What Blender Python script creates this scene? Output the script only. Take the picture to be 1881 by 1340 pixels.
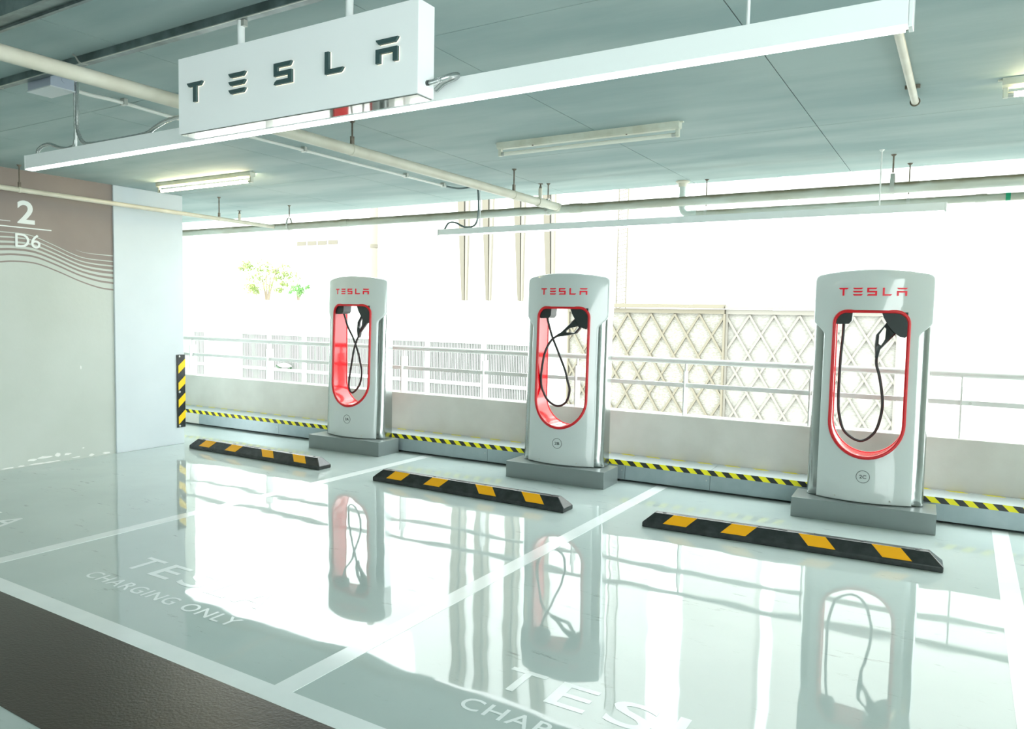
import bpy, math, random
from mathutils import Vector, Matrix
random.seed(7)
for _o in list(bpy.data.objects): bpy.data.objects.remove(_o)
SC = bpy.context.scene
COL = SC.collection

# ------------------------------------------------------------------ camera, sky, exposure
cam_d = bpy.data.cameras.new('camera'); cam = bpy.data.objects.new('camera', cam_d); COL.objects.link(cam)
cam_d.sensor_fit = 'HORIZONTAL'; cam_d.sensor_width = 36.0; cam_d.lens = 1373.17 / 1881 * 36.0
cam_d.clip_start = 0.05; cam_d.clip_end = 500
_r = (0.8553761, 0.5176517, 0.0191937); _u = (-0.0498139, 0.0453190, 0.9977298); _f = (-0.5156067, 0.8543904, -0.0645510)
cam.matrix_world = Matrix(((_r[0], _u[0], -_f[0], 0), (_r[1], _u[1], -_f[1], 0), (_r[2], _u[2], -_f[2], 1.46), (0, 0, 0, 1)))
SC.camera = cam

world = bpy.data.worlds.new('overcast_sky'); SC.world = world; world.use_nodes = True
bg = world.node_tree.nodes['Background']
bg.inputs['Color'].default_value = (0.92, 1.0, 0.99, 1); bg.inputs['Strength'].default_value = 7.7
vs = SC.view_settings
vs.view_transform = 'Standard'; vs.look = 'None'; vs.gamma = 1.0; vs.use_curve_mapping = False
vs.exposure = 0.0

# ------------------------------------------------------------------ materials
MATS = {}
def mat(name, col, rough=0.5, metal=0.0, col2=None, scale=4.0, bump=0.0, bscale=40.0, emit=None, estr=0.0, ior=1.5, coat=0.0, detail=4.0, stretch=None, lo=0.35, hi=0.65, spec=None):
    if name in MATS: return MATS[name]
    m = bpy.data.materials.new(name); m.use_nodes = True
    nt = m.node_tree; b = nt.nodes['Principled BSDF']
    b.inputs['Base Color'].default_value = (*col, 1); b.inputs['Roughness'].default_value = rough
    b.inputs['Metallic'].default_value = metal; b.inputs['IOR'].default_value = ior
    b.inputs['Coat Weight'].default_value = coat
    if spec is not None: b.inputs['Specular IOR Level'].default_value = spec
    if col2 is not None or bump:
        tc = nt.nodes.new('ShaderNodeTexCoord'); mp = nt.nodes.new('ShaderNodeMapping')
        nt.links.new(tc.outputs['Object'], mp.inputs['Vector'])
        if stretch: mp.inputs['Scale'].default_value = stretch
    if col2 is not None:
        n = nt.nodes.new('ShaderNodeTexNoise'); n.inputs['Scale'].default_value = scale; n.inputs['Detail'].default_value = detail
        nt.links.new(mp.outputs['Vector'], n.inputs['Vector'])
        r = nt.nodes.new('ShaderNodeValToRGB')
        r.color_ramp.elements[0].position = lo; r.color_ramp.elements[0].color = (*col, 1)
        r.color_ramp.elements[1].position = hi; r.color_ramp.elements[1].color = (*col2, 1)
        nt.links.new(n.outputs['Fac'], r.inputs['Fac']); nt.links.new(r.outputs['Color'], b.inputs['Base Color'])
    if bump:
        n2 = nt.nodes.new('ShaderNodeTexNoise'); n2.inputs['Scale'].default_value = bscale; n2.inputs['Detail'].default_value = 3
        nt.links.new(mp.outputs['Vector'], n2.inputs['Vector'])
        bp = nt.nodes.new('ShaderNodeBump'); bp.inputs['Strength'].default_value = 1.0; bp.inputs['Distance'].default_value = bump
        nt.links.new(n2.outputs['Fac'], bp.inputs['Height']); nt.links.new(bp.outputs['Normal'], b.inputs['Normal'])
    if emit:
        b.inputs['Emission Color'].default_value = (*emit, 1); b.inputs['Emission Strength'].default_value = estr
    MATS[name] = m; return m

def stripes(name, ca, cb, pitch, slope, ax=0, ay=1):
    m = bpy.data.materials.new(name); m.use_nodes = True; nt = m.node_tree; b = nt.nodes['Principled BSDF']
    b.inputs['Roughness'].default_value = 0.4
    tc = nt.nodes.new('ShaderNodeTexCoord'); sp = nt.nodes.new('ShaderNodeSeparateXYZ'); nt.links.new(tc.outputs['Object'], sp.inputs[0])
    m1 = nt.nodes.new('ShaderNodeMath'); m1.operation = 'MULTIPLY_ADD'; nt.links.new(sp.outputs[ay], m1.inputs[0]); m1.inputs[1].default_value = slope; nt.links.new(sp.outputs[ax], m1.inputs[2])
    m2 = nt.nodes.new('ShaderNodeMath'); m2.operation = 'DIVIDE'; nt.links.new(m1.outputs[0], m2.inputs[0]); m2.inputs[1].default_value = pitch
    m3 = nt.nodes.new('ShaderNodeMath'); m3.operation = 'FRACT'; nt.links.new(m2.outputs[0], m3.inputs[0])
    m4 = nt.nodes.new('ShaderNodeMath'); m4.operation = 'GREATER_THAN'; nt.links.new(m3.outputs[0], m4.inputs[0]); m4.inputs[1].default_value = 0.5
    mx = nt.nodes.new('ShaderNodeMix'); mx.data_type = 'RGBA'; nt.links.new(m4.outputs[0], mx.inputs[0])
    mx.inputs[6].default_value = (*ca, 1); mx.inputs[7].default_value = (*cb, 1); nt.links.new(mx.outputs[2], b.inputs['Base Color'])
    return m

def floor_mat(name, c1, c2, rough, wave, wscale, fine=0.0, fscale=60, ior=1.5, scuff=True, rvar=0.03):
    """glossy coated floor: soft blotches, drag scuffs, slightly wavy surface"""
    m = bpy.data.materials.new(name); m.use_nodes = True; nt = m.node_tree; b = nt.nodes['Principled BSDF']
    N, L = nt.nodes.new, nt.links.new
    tc = N('ShaderNodeTexCoord')
    n = N('ShaderNodeTexNoise'); n.inputs['Scale'].default_value = 1.3; n.inputs['Detail'].default_value = 6; L(tc.outputs['Object'], n.inputs['Vector'])
    r = N('ShaderNodeValToRGB'); r.color_ramp.elements[0].position = 0.3; r.color_ramp.elements[1].position = 0.7
    r.color_ramp.elements[0].color = (*c1, 1); r.color_ramp.elements[1].color = (*c2, 1); L(n.outputs['Fac'], r.inputs['Fac'])
    last = r.outputs['Color']
    if scuff:
        mp = N('ShaderNodeMapping'); mp.inputs['Rotation'].default_value = (0, 0, 0.5); mp.inputs['Scale'].default_value = (2.2, 9, 1); L(tc.outputs['Object'], mp.inputs['Vector'])
        s = N('ShaderNodeTexNoise'); s.inputs['Scale'].default_value = 1.6; s.inputs['Detail'].default_value = 9; s.inputs['Roughness'].default_value = 0.75; L(mp.outputs['Vector'], s.inputs['Vector'])
        sr = N('ShaderNodeValToRGB'); sr.color_ramp.elements[0].position = 0.61; sr.color_ramp.elements[1].position = 0.72
        sr.color_ramp.elements[0].color = (0, 0, 0, 1); sr.color_ramp.elements[1].color = (0.6, 0.6, 0.6, 1); L(s.outputs['Fac'], sr.inputs['Fac'])
        mx = N('ShaderNodeMix'); mx.data_type = 'RGBA'; L(sr.outputs['Color'], mx.inputs[0]); L(last, mx.inputs[6]); mx.inputs[7].default_value = (0.13, 0.14, 0.12, 1)
        last = mx.outputs[2]
    L(last, b.inputs['Base Color'])
    rr = N('ShaderNodeMapRange'); rr.inputs['To Min'].default_value = rough; rr.inputs['To Max'].default_value = rough + rvar; L(n.outputs['Fac'], rr.inputs['Value']); L(rr.outputs[0], b.inputs['Roughness'])
    b.inputs['IOR'].default_value = ior
    w = N('ShaderNodeTexNoise'); w.inputs['Scale'].default_value = wscale; w.inputs['Detail'].default_value = 2; L(tc.outputs['Object'], w.inputs['Vector'])
    bp = N('ShaderNodeBump'); bp.inputs['Distance'].default_value = wave; L(w.outputs['Fac'], bp.inputs['Height'])
    if fine:
        w2 = N('ShaderNodeTexNoise'); w2.inputs['Scale'].default_value = fscale; w2.inputs['Detail'].default_value = 4; L(tc.outputs['Object'], w2.inputs['Vector'])
        bp2 = N('ShaderNodeBump'); bp2.inputs['Distance'].default_value = fine; L(w2.outputs['Fac'], bp2.inputs['Height']); L(bp.outputs['Normal'], bp2.inputs['Normal']); L(bp2.outputs['Normal'], b.inputs['Normal'])
    else: L(bp.outputs['Normal'], b.inputs['Normal'])
    MATS[name] = m; return m

M_floor = floor_mat('floor_epoxy', (0.44, 0.515, 0.50), (0.50, 0.575, 0.56), 0.02, 0.0032, 1.5, rvar=0.02)
M_lane = floor_mat('lane_coating', (0.034, 0.028, 0.022), (0.050, 0.041, 0.033), 0.27, 0.0008, 3.0, ior=1.38, fine=0.0011, fscale=90, scuff=False, rvar=0.1)
M_line = mat('line_paint', (0.82, 0.86, 0.86), 0.12, col2=(0.75, 0.80, 0.80), scale=3.0)
M_letter = mat('floor_letter_paint', (0.80, 0.85, 0.85), 0.1)
M_ceil = mat('ceiling_paint', (0.385, 0.475, 0.462), 0.75, col2=(0.29, 0.39, 0.388), scale=1.5, bump=0.0015, bscale=8, stretch=(0.5, 2.0, 1), detail=8, lo=0.38, hi=0.62)
M_gap = mat('dark_joint', (0.05, 0.06, 0.06), 0.9)
M_wall = mat('wall_paint', (0.50, 0.54, 0.49), 0.6, col2=(0.545, 0.585, 0.54), scale=1.4, bump=0.0008, bscale=30, detail=6)
M_brown = mat('brown_wall_paint', (0.25, 0.205, 0.185), 0.55, col2=(0.285, 0.235, 0.21), scale=2.0, detail=6)
M_column = mat('column_paint', (0.60, 0.66, 0.69), 0.6, col2=(0.64, 0.70, 0.73), scale=2.0, detail=5)
M_white_print = mat('white_wall_print', (0.78, 0.82, 0.80), 0.5)
M_peel = mat('bare_plaster', (0.85, 0.85, 0.82), 0.8)
M_conc = mat('parapet_concrete', (0.66, 0.655, 0.61), 0.8, col2=(0.585, 0.575, 0.53), scale=2.5, bump=0.002, bscale=14, detail=8)
M_chwhite = mat('charger_white_gloss', (0.58, 0.63, 0.62), 0.07, coat=0.5)
M_red = mat('red_gloss', (0.62, 0.006, 0.012), 0.1)
M_trim = mat('red_trim_satin', (0.60, 0.006, 0.012), 0.35)
M_redlet = mat('red_print', (0.85, 0.01, 0.035), 0.35)
M_steel = mat('brushed_steel', (0.55, 0.58, 0.57), 0.18, metal=1.0, col2=(0.45, 0.48, 0.47), scale=3.0, stretch=(1, 1, 0.05))
M_plinth = mat('plinth_sheet_metal', (0.25, 0.29, 0.285), 0.3, metal=0.35, col2=(0.235, 0.272, 0.268), scale=3)
M_black = mat('black_plastic', (0.022, 0.03, 0.03), 0.35)
M_cable = mat('black_cable', (0.025, 0.03, 0.03), 0.45)
M_badge = mat('dark_print', (0.06, 0.07, 0.07), 0.5)
M_rubber = mat('black_rubber', (0.02, 0.024, 0.024), 0.22, col2=(0.032, 0.037, 0.037), scale=18, bump=0.0004, bscale=160)
M_yellow = mat('yellow_reflective', (1.0, 0.46, 0.003), 0.35)
M_guardyellow = mat('guard_yellow', (0.95, 0.62, 0.0), 0.4)
M_galv = mat('raceway_steel', (0.34, 0.41, 0.43), 0.28, metal=0.3, col2=(0.31, 0.38, 0.40), scale=12)
M_racetop = mat('raceway_lid', (0.55, 0.62, 0.63), 0.3, metal=0.15)
M_tape = stripes('hazard_tape', (0.90, 0.80, 0.01), (0.02, 0.022, 0.022), 0.12, 1.0, 0, 2)
M_tapeh = stripes('hazard_tape_flat', (0.90, 0.80, 0.01), (0.55, 0.6, 0.62), 0.24, 1.0)
M_rail = mat('rail_paint', (0.66, 0.67, 0.65), 0.4)
M_pipe = mat('cream_pipe_paint', (0.66, 0.64, 0.54), 0.4, col2=(0.58, 0.55, 0.45), scale=6)
M_pipeg = mat('pale_green_pipe', (0.56, 0.62, 0.57), 0.4, col2=(0.44, 0.45, 0.37), scale=5, stretch=(0.4, 1, 1))
M_rod = mat('rusty_rod', (0.10, 0.085, 0.065), 0.7, col2=(0.2, 0.17, 0.13), scale=25)
M_clamp = mat('galvanised_clamp', (0.55, 0.56, 0.52), 0.35, metal=0.6)
M_white = mat('white_enamel', (0.80, 0.83, 0.82), 0.3)
M_signface = mat('sign_white', (0.90, 0.92, 0.92), 0.28)
M_signunder = mat('sign_underside_gloss', (0.26, 0.26, 0.24), 0.05, metal=0.8)
M_signlet = mat('sign_letter_dark', (0.045, 0.085, 0.085), 0.4)
M_halo = mat('letter_backlight', (0.9, 0.85, 0.6), 0.5, emit=(1.0, 0.9, 0.62), estr=1.0)
M_led = mat('led_diffuser', (0.9, 0.9, 0.9), 0.5, emit=(0.97, 1.0, 1.0), estr=5.0)
M_lamp = mat('lamp_housing', (0.84, 0.88, 0.87), 0.35)
M_batten = mat('aged_batten', (0.66, 0.68, 0.58), 0.45, col2=(0.55, 0.55, 0.44), scale=8)
M_tube_on = mat('lit_tube', (0.9, 0.9, 0.8), 0.4, emit=(1.0, 0.82, 0.50), estr=48.0)
M_tube_off = mat('unlit_tube', (0.80, 0.80, 0.70), 0.25)
M_strut = mat('strut_steel', (0.20, 0.25, 0.25), 0.3, metal=0.7, col2=(0.10, 0.13, 0.13), scale=9)
M_jbox = mat('galvanised_box', (0.42, 0.47, 0.56), 0.4, metal=0.15)
M_jlid = mat('box_lid', (0.62, 0.66, 0.68), 0.4)
M_flex = mat('flex_conduit_steel', (0.6, 0.63, 0.62), 0.25, metal=0.85)
M_conduit = mat('white_conduit', (0.72, 0.73, 0.68), 0.4)
M_green = mat('green_tape', (0.0, 0.30, 0.14), 0.5)
def top_dirt(m, z0, z1, col):
    nt = m.node_tree; b = nt.nodes['Principled BSDF']; src = b.inputs['Base Color'].links[0].from_socket
    tc = nt.nodes.new('ShaderNodeTexCoord'); sp = nt.nodes.new('ShaderNodeSeparateXYZ'); nt.links.new(tc.outputs['Object'], sp.inputs[0])
    n = nt.nodes.new('ShaderNodeTexNoise'); n.inputs['Scale'].default_value = 7; nt.links.new(tc.outputs['Object'], n.inputs['Vector'])
    ad = nt.nodes.new('ShaderNodeMath'); ad.operation = 'MULTIPLY_ADD'; nt.links.new(n.outputs['Fac'], ad.inputs[0]); ad.inputs[1].default_value = 0.03; nt.links.new(sp.outputs[2], ad.inputs[2])
    mr = nt.nodes.new('ShaderNodeMapRange'); mr.inputs['From Min'].default_value = z0 + 0.015; mr.inputs['From Max'].default_value = z1 + 0.015; nt.links.new(ad.outputs[0], mr.inputs['Value'])
    mx = nt.nodes.new('ShaderNodeMix'); mx.data_type = 'RGBA'; nt.links.new(mr.outputs[0], mx.inputs[0]); nt.links.new(src, mx.inputs[6]); mx.inputs[7].default_value = (*col, 1); nt.links.new(mx.outputs[2], b.inputs['Base Color'])
top_dirt(M_pipeg, 0.040, 0.066, (0.20, 0.17, 0.10))
M_pipeclean = mat('clean_pale_green_pipe', (0.56, 0.63, 0.59), 0.4, col2=(0.50, 0.56, 0.52), scale=5)
# outside
M_facade = mat('pale_facade', (0.567, 0.56, 0.527), 0.8, col2=(0.621, 0.614, 0.581), scale=0.2)
M_facade2 = mat('white_facade', (0.756, 0.749, 0.722), 0.8)
M_fin = mat('tan_fin', (0.136, 0.122, 0.0923), 0.8)
M_finlite = mat('pale_fin_rib', (0.201, 0.184, 0.148), 0.8)
M_findark = mat('fin_recess', (0.092, 0.092, 0.084), 0.8)
M_tanscreen = mat('tan_lattice', (0.143, 0.127, 0.0899), 0.7)
M_litscreen = mat('lit_side_lattice', (0.186, 0.175, 0.147), 0.7)  # lattice colour lightened to paint in the panel's brighter facing
M_mesh1 = mat('perforated_sheet', (0.168, 0.158, 0.126), 0.8, col2=(0.252, 0.246, 0.215), scale=26, detail=1, stretch=(1, 1, 2.4))
M_mesh2 = mat('lit_side_sheet', (0.194, 0.186, 0.162), 0.8, col2=(0.248, 0.243, 0.216), scale=26, detail=1, stretch=(1, 1, 2.4))  # sheet behind it, same brighter facing put into the colour
M_slat = mat('white_slat', (0.19, 0.195, 0.182), 0.6)
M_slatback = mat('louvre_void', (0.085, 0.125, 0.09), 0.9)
M_frame = mat('white_fence_frame', (0.8, 0.8, 0.78), 0.5)
M_leaf = mat('leaf_green', (0.149, 0.209, 0.0405), 0.7, col2=(0.23, 0.284, 0.108), scale=2)
M_leaf2 = mat('bright_leaf_green', (0.0675, 0.203, 0.0405), 0.7, col2=(0.162, 0.27, 0.0945), scale=2)
M_bark = mat('bark', (0.189, 0.155, 0.108), 0.9)
M_bluewin = mat('pale_blue_window', (0.12, 0.152, 0.172), 0.5)
M_ground = mat('outside_paving', (0.32, 0.32, 0.30), 0.9)
M_helmet = mat('white_shell', (0.8, 0.8, 0.78), 0.2)
M_darkgreen = mat('dark_green_shell', (0.02, 0.05, 0.02), 0.4)

# ------------------------------------------------------------------ geometry helpers
ROOT = {}
class G:
    def __init__(s): s.v = []; s.f = []
    def box(s, x0, x1, y0, y1, z0, z1):
        n = len(s.v)
        s.v += [(x0, y0, z0), (x1, y0, z0), (x1, y1, z0), (x0, y1, z0), (x0, y0, z1), (x1, y0, z1), (x1, y1, z1), (x0, y1, z1)]
        s.f += [tuple(n + i for i in q) for q in ((0, 3, 2, 1), (4, 5, 6, 7), (0, 1, 5, 4), (1, 2, 6, 5), (2, 3, 7, 6), (3, 0, 4, 7))]
        return s
    def hexa(s, p):
        n = len(s.v); s.v += [tuple(q) for q in p]
        s.f += [tuple(n + i for i in q) for q in ((0, 3, 2, 1), (4, 5, 6, 7), (0, 1, 5, 4), (1, 2, 6, 5), (2, 3, 7, 6), (3, 0, 4, 7))]
        return s
    def prism(s, poly, m0, m1):
        """poly: 2-D points; m0, m1 map a point to 3-D on the two caps"""
        n = len(s.v); k = len(poly)
        s.v += [tuple(m0(*p)) for p in poly] + [tuple(m1(*p)) for p in poly]
        s.f.append(tuple(range(n, n + k))); s.f.append(tuple(range(n + 2 * k - 1, n + k - 1, -1)))
        for i in range(k):
            j = (i + 1) % k; s.f.append((n + i, n + k + i, n + k + j, n + j))
        return s
    def tube(s, pts, r, n=10, closed=False, caps=True, sy=1.0):
        P = [Vector(p) for p in pts]; K = len(P); b0 = len(s.v)
        T = []
        for i in range(K):
            a = P[(i - 1) % K] if (closed or i) else P[0]; c = P[(i + 1) % K] if (closed or i < K - 1) else P[-1]
            T.append((c - a).normalized())
        up = Vector((0, 0, 1)) if abs(T[0].z) < 0.9 else Vector((0, 1, 0))
        x = T[0].cross(up).normalized()
        for i in range(K):
            x = (x - T[i] * x.dot(T[i])); x.normalize(); y = T[i].cross(x)
            rr = r[i] if isinstance(r, (list, tuple)) else r
            for k in range(n):
                a = 2 * math.pi * k / n; s.v.append(tuple(P[i] + x * rr * math.cos(a) + y * rr * sy * math.sin(a)))
        R = K if closed else K - 1
        for i in range(R):
            for k in range(n):
                i2 = (i + 1) % K; k2 = (k + 1) % n
                s.f.append((b0 + i * n + k, b0 + i * n + k2, b0 + i2 * n + k2, b0 + i2 * n + k))
        if caps and not closed:
            s.f.append(tuple(b0 + k for k in range(n - 1, -1, -1))); s.f.append(tuple(b0 + (K - 1) * n + k for k in range(n)))
        return s
    def cyl(s, a, b, r, n=14): return s.tube([a, b], r, n)
    def lathe(s, prof, c, n=16, axis='z'):
        b0 = len(s.v)
        for (r, h) in prof:
            for k in range(n):
                a = 2 * math.pi * k / n; p = (r * math.cos(a), r * math.sin(a), h)
                if axis == 'y': p = (p[0], p[2], p[1])
                if axis == 'x': p = (p[2], p[0], p[1])
                s.v.append((c[0] + p[0], c[1] + p[1], c[2] + p[2]))
        for i in range(len(prof) - 1):
            for k in range(n):
                k2 = (k + 1) % n; s.f.append((b0 + i * n + k, b0 + i * n + k2, b0 + (i + 1) * n + k2, b0 + (i + 1) * n + k))
        s.f.append(tuple(b0 + k for k in range(n - 1, -1, -1))); s.f.append(tuple(b0 + (len(prof) - 1) * n + k for k in range(n)))
        return s
    def mesh(s, name, M, inv=None, smooth=None):
        me = bpy.data.meshes.new(name)
        vv = [tuple(inv @ Vector(p)) for p in s.v] if inv is not None else s.v
        me.from_pydata(vv, [], s.f); me.materials.append(M)
        import bmesh
        bm = bmesh.new(); bm.from_mesh(me); bmesh.ops.recalc_face_normals(bm, faces=bm.faces); bm.to_mesh(me); bm.free()
        if smooth is not None:
            for p in me.polygons: p.use_smooth = True
            me.set_sharp_from_angle(angle=math.radians(smooth))
        me.update(); return me
    def build(s, name, M, parent=None, smooth=None, local=False, bevel=0.0, label=None):
        """world-space vertices unless local; under a parent they are turned into its frame"""
        if parent is not None:
            inv = None if local else ROOT[parent.name]
            o = bpy.data.objects.new(name, s.mesh(name, M, inv, smooth)); COL.objects.link(o); o.parent = parent
            ROOT[o.name] = ROOT[parent.name]
        else:
            xs = [p[0] for p in s.v]; ys = [p[1] for p in s.v]; zs = [p[2] for p in s.v]
            c = Vector(((min(xs) + max(xs)) / 2, (min(ys) + max(ys)) / 2, min(zs)))
            inv = Matrix.Translation(-c)
            o = bpy.data.objects.new(name, s.mesh(name, M, inv, smooth)); COL.objects.link(o); o.location = c
            ROOT[o.name] = inv
        if bevel:
            b = o.modifiers.new('edge', 'BEVEL'); b.width = bevel; b.segments = 2; b.limit_method = 'ANGLE'
        if label: o['label'] = label
        return o

def tag(o, label, cat, group=None, kind=None):
    o['label'] = label
    if cat: o['category'] = cat
    if group: o['group'] = group
    if kind: o['kind'] = kind
    return o
def thing(name, label, cat, loc, rz=0.0, group=None, kind=None):
    o = bpy.data.objects.new(name, None); COL.objects.link(o); o.location = loc; o.rotation_euler = (0, 0, rz); o.empty_display_size = 0.1
    ROOT[o.name] = (Matrix.Translation(Vector(loc)) @ Matrix.Rotation(rz, 4, 'Z')).inverted()
    return tag(o, label, cat, group, kind)
def struct(o, label):
    o['kind'] = 'structure'; o['label'] = label; return o
def clone(o, parent, loc=None):
    c = o.copy(); COL.objects.link(c); c.parent = parent; ROOT[c.name] = ROOT[parent.name] if parent else None
    if loc is not None: c.location = loc
    return c
def bez(pts, n=8):
    """Catmull-Rom through the points"""
    P = [Vector(p) for p in pts]; P = [P[0] * 2 - P[1]] + P + [P[-1] * 2 - P[-2]]; out = []
    for i in range(1, len(P) - 2):
        for k in range(n):
            t = k / n; a, b, c, d = P[i - 1], P[i], P[i + 1], P[i + 2]
            out.append(0.5 * ((2 * b) + (c - a) * t + (2 * a - 5 * b + 4 * c - d) * t * t + (3 * b - a - 3 * c + d) * t ** 3))
    out.append(P[-2]); return out
def text_mesh(txt, size, extrude, bold=0.0, spacing=1.0):
    cu = bpy.data.curves.new('txt', 'FONT'); cu.body = txt; cu.size = size; cu.extrude = extrude; cu.offset = bold; cu.space_character = spacing; cu.resolution_u = 4
    o = bpy.data.objects.new('txt', cu); COL.objects.link(o)
    dg = bpy.context.evaluated_depsgraph_get(); me = bpy.data.meshes.new_from_object(o.evaluated_get(dg))
    bpy.data.objects.remove(o); v = [tuple(p.co) for p in me.vertices]; f = [tuple(p.vertices) for p in me.polygons]
    bpy.data.meshes.remove(me); bpy.data.curves.remove(cu); return v, f
def fit_text(g, txt, x0, x1, y0, y1, mapf, extrude=0.001, bold=0.0, spacing=1.0):
    """letters stretched to fill the rectangle, then mapped (a, b, depth) to 3-D"""
    v, f = text_mesh(txt, 1.0, 0.5, bold, spacing)
    ax = min(p[0] for p in v); bx = max(p[0] for p in v); ay = min(p[1] for p in v); by = max(p[1] for p in v)
    n = len(g.v)
    for p in v:
        g.v.append(tuple(mapf(x0 + (p[0] - ax) / (bx - ax) * (x1 - x0), y0 + (p[1] - ay) / (by - ay) * (y1 - y0), (p[2] + 0.5) * extrude)))
    g.f += [tuple(n + i for i in q) for q in f]

# ------------------------------------------------------------------ the setting
X0, XR, YB, YF, HC = -7.28, 3.0, -9.0, 6.66, 2.68
SL = 0.0306; RZ = math.atan(SL)                      # the open edge of the deck runs 1.75 degrees off the bay grid
def edge_y(x, off=0.0): return 6.279 + off + SL * x

g = G().box(X0 - 6, XR, YB, 7.1, -0.25, 0.0)
floor = struct(g.build('floor', M_floor), 'glossy grey-green epoxy floor of the parking deck')
g = G().box(X0, XR, 1.311, 1.8638, 0.0, 0.002); g.build('lane_strip', M_lane, floor, label='dark brown textured drive lane')
g = G().box(X0, XR, 1.864, 1.961, 0.0, 0.0014); g.build('painted_line', M_line, floor, label='white line along the drive lane')
for xc in (-4.68, -2.19, 0.285):
    g = G().box(xc - 0.05, xc + 0.05, 1.961, edge_y(xc) - 0.0, 0.0, 0.0014); g.build('painted_line', M_line, floor)
fm = lambda a, b, d: (a, b, 0.0008 + d)
for bx in (-1.536, -4.033, -6.53):
    for ch, l, w in (('T', 0.0, 0.165), ('E', 0.235, 0.165), ('S', 0.47, 0.18), ('L', 0.715, 0.155), ('A', 0.93, 0.195)):
        g = G(); fit_text(g, ch, bx + l, bx + l + w, 2.43, 2.612, fm, 0.0003, bold=0.008); g.build('painted_letter', M_letter, floor)
    g = G(); fit_text(g, 'CHARGING ONLY', bx - 0.02, bx + 1.19, 2.222, 2.308, fm, 0.0003, bold=0.008, spacing=1.12); g.build('painted_words', M_letter, floor)

# left wall: two tone painted wall and the flush column at its end
g = G().box(X0 - 0.3, X0, YB, 4.345, 0, HC); wall = struct(g.build('wall_left', M_wall), 'painted wall, grey below and brown above with white waves')
g = G().box(X0 - 0.6, X0 + 0.02, 4.345, 5.11, 0, HC); column = struct(g.build('wall_column', M_column, bevel=0.004), 'pale blue grey column flush with the end of the wall')
xw = X0
Tc = [(3.10, 2.105), (3.326, 2.115), (3.565, 2.110), (3.754, 2.049), (3.951, 1.97), (4.089, 1.937), (4.345, 1.927)]
Bc = [(3.10, 1.815), (3.319, 1.843), (3.438, 1.858), (3.622, 1.851), (3.814, 1.79), (4.015, 1.711), (4.199, 1.656), (4.345, 1.638)]
def curve_at(C):
    P = bez([(0, a, b) for a, b in C], 10); return lambda y: next((P[i].z + (P[i + 1].z - P[i].z) * (y - P[i].y) / max(1e-6, P[i + 1].y - P[i].y) for i in range(len(P) - 1) if P[i].y <= y <= P[i + 1].y), P[-1].z)
fT, fB = curve_at(Tc), curve_at(Bc)
def band(zlo, zhi, ya=3.1, yb=4.3449, n=40, d=0.002):
    g = G(); ys = [ya + (yb - ya) * i / n for i in range(n + 1)]
    for dx in (0, d):
        g.v += [(xw + dx, y, zlo(y)) for y in ys] + [(xw + dx, y, zhi(y)) for y in ys]
    m = n + 1
    for i in range(n):
        g.f += [(2 * m + i, 2 * m + i + 1, 3 * m + i + 1, 3 * m + i), (i, i + 1, 2 * m + i + 1, 2 * m + i), (m + i, m + i + 1, 3 * m + i + 1, 3 * m + i)]
    return g
mixc = lambda t, o=0.0: (lambda y: fT(y) * (1 - t) + fB(y) * t + o)
band(mixc(0.0, 0.004), lambda y: HC - 0.001).build('brown_field', M_brown, wall, label='brown painted upper field')
g = G().box(xw, xw + 0.002, YB + 0.05, 3.1, 2.11, HC - 0.001); g.build('brown_field', M_brown, wall)
edges = [(0.02, 0.135), (0.185, 0.285), (0.355, 0.44), (0.53, 0.605), (0.71, 0.775), (0.95, 1.0)]
for a, b in edges:
    band(mixc(b), mixc(a)).build('painted_wave', M_brown, wall)
band(lambda y: fT(y) + 0.05 - 0.0, lambda y: fT(y) + 0.05 + 0.008 * min(1, (y - 3.98) / 0.3) + 0.001, 3.98, 4.344, 14, 0.003).build('painted_wave', M_wall, wall)
wm = lambda a, b, d: (xw + 0.002 + d, a, b)
g = G(); fit_text(g, '2', 3.472, 3.618, 2.205, 2.412, wm, 0.002, bold=0.022); g.build('painted_numeral', M_white_print, wall, label='large white numeral 2')
g = G(); fit_text(g, 'D6', 3.449, 3.662, 1.992, 2.118, wm, 0.004, bold=0.008); g.build('painted_numeral', M_white_print, wall, label='white lettering D6')
g = G().box(xw, xw + 0.0035, 3.1, 3.762, 2.164, 2.174); g.build('painted_rule', M_white_print, wall)
g = G().box(xw, xw + 0.0035, 3.1, 3.414, 2.214, 2.219); g.build('painted_rule', M_white_print, wall)
for (y, z, w, h) in [(3.55, 0.055, 0.10, 0.018), (3.66, 0.062, 0.13, 0.020), (3.78, 0.068, 0.05, 0.03), (3.87, 0.062, 0.07, 0.016), (3.46, 0.012, 0.06, 0.010), (3.60, 0.012, 0.14, 0.012), (3.72, 0.012, 0.2, 0.01), (3.95, 0.02, 0.08, 0.01), (4.1, 0.02, 0.05, 0.02), (4.25, 0.018, 0.09, 0.014), (3.35, 0.01, 0.1, 0.01), (4.02, 0.10, 0.02, 0.012), (4.01, 0.885, 0.012, 0.03)]:
    poly = [(y + w * 0.5 * math.cos(a) * random.uniform(0.7, 1.2), max(0.002, z + h * 0.6 * math.sin(a) * random.uniform(0.6, 1.3))) for a in [i * math.pi / 5 for i in range(10)]]
    G().prism(poly, lambda a, b: (xw, a, b), lambda a, b: (xw + 0.0015, a, b)).build('paint_chip', M_peel, wall)

struct(G().box(-9.85, -9.56, 4.3, 6.9, 0, HC).build('wall_end_blocker', M_wall), 'unseen partition added beyond the column to block sky from a post reflection')  # added out of view, darkens what the left post's fascia reflects
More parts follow.
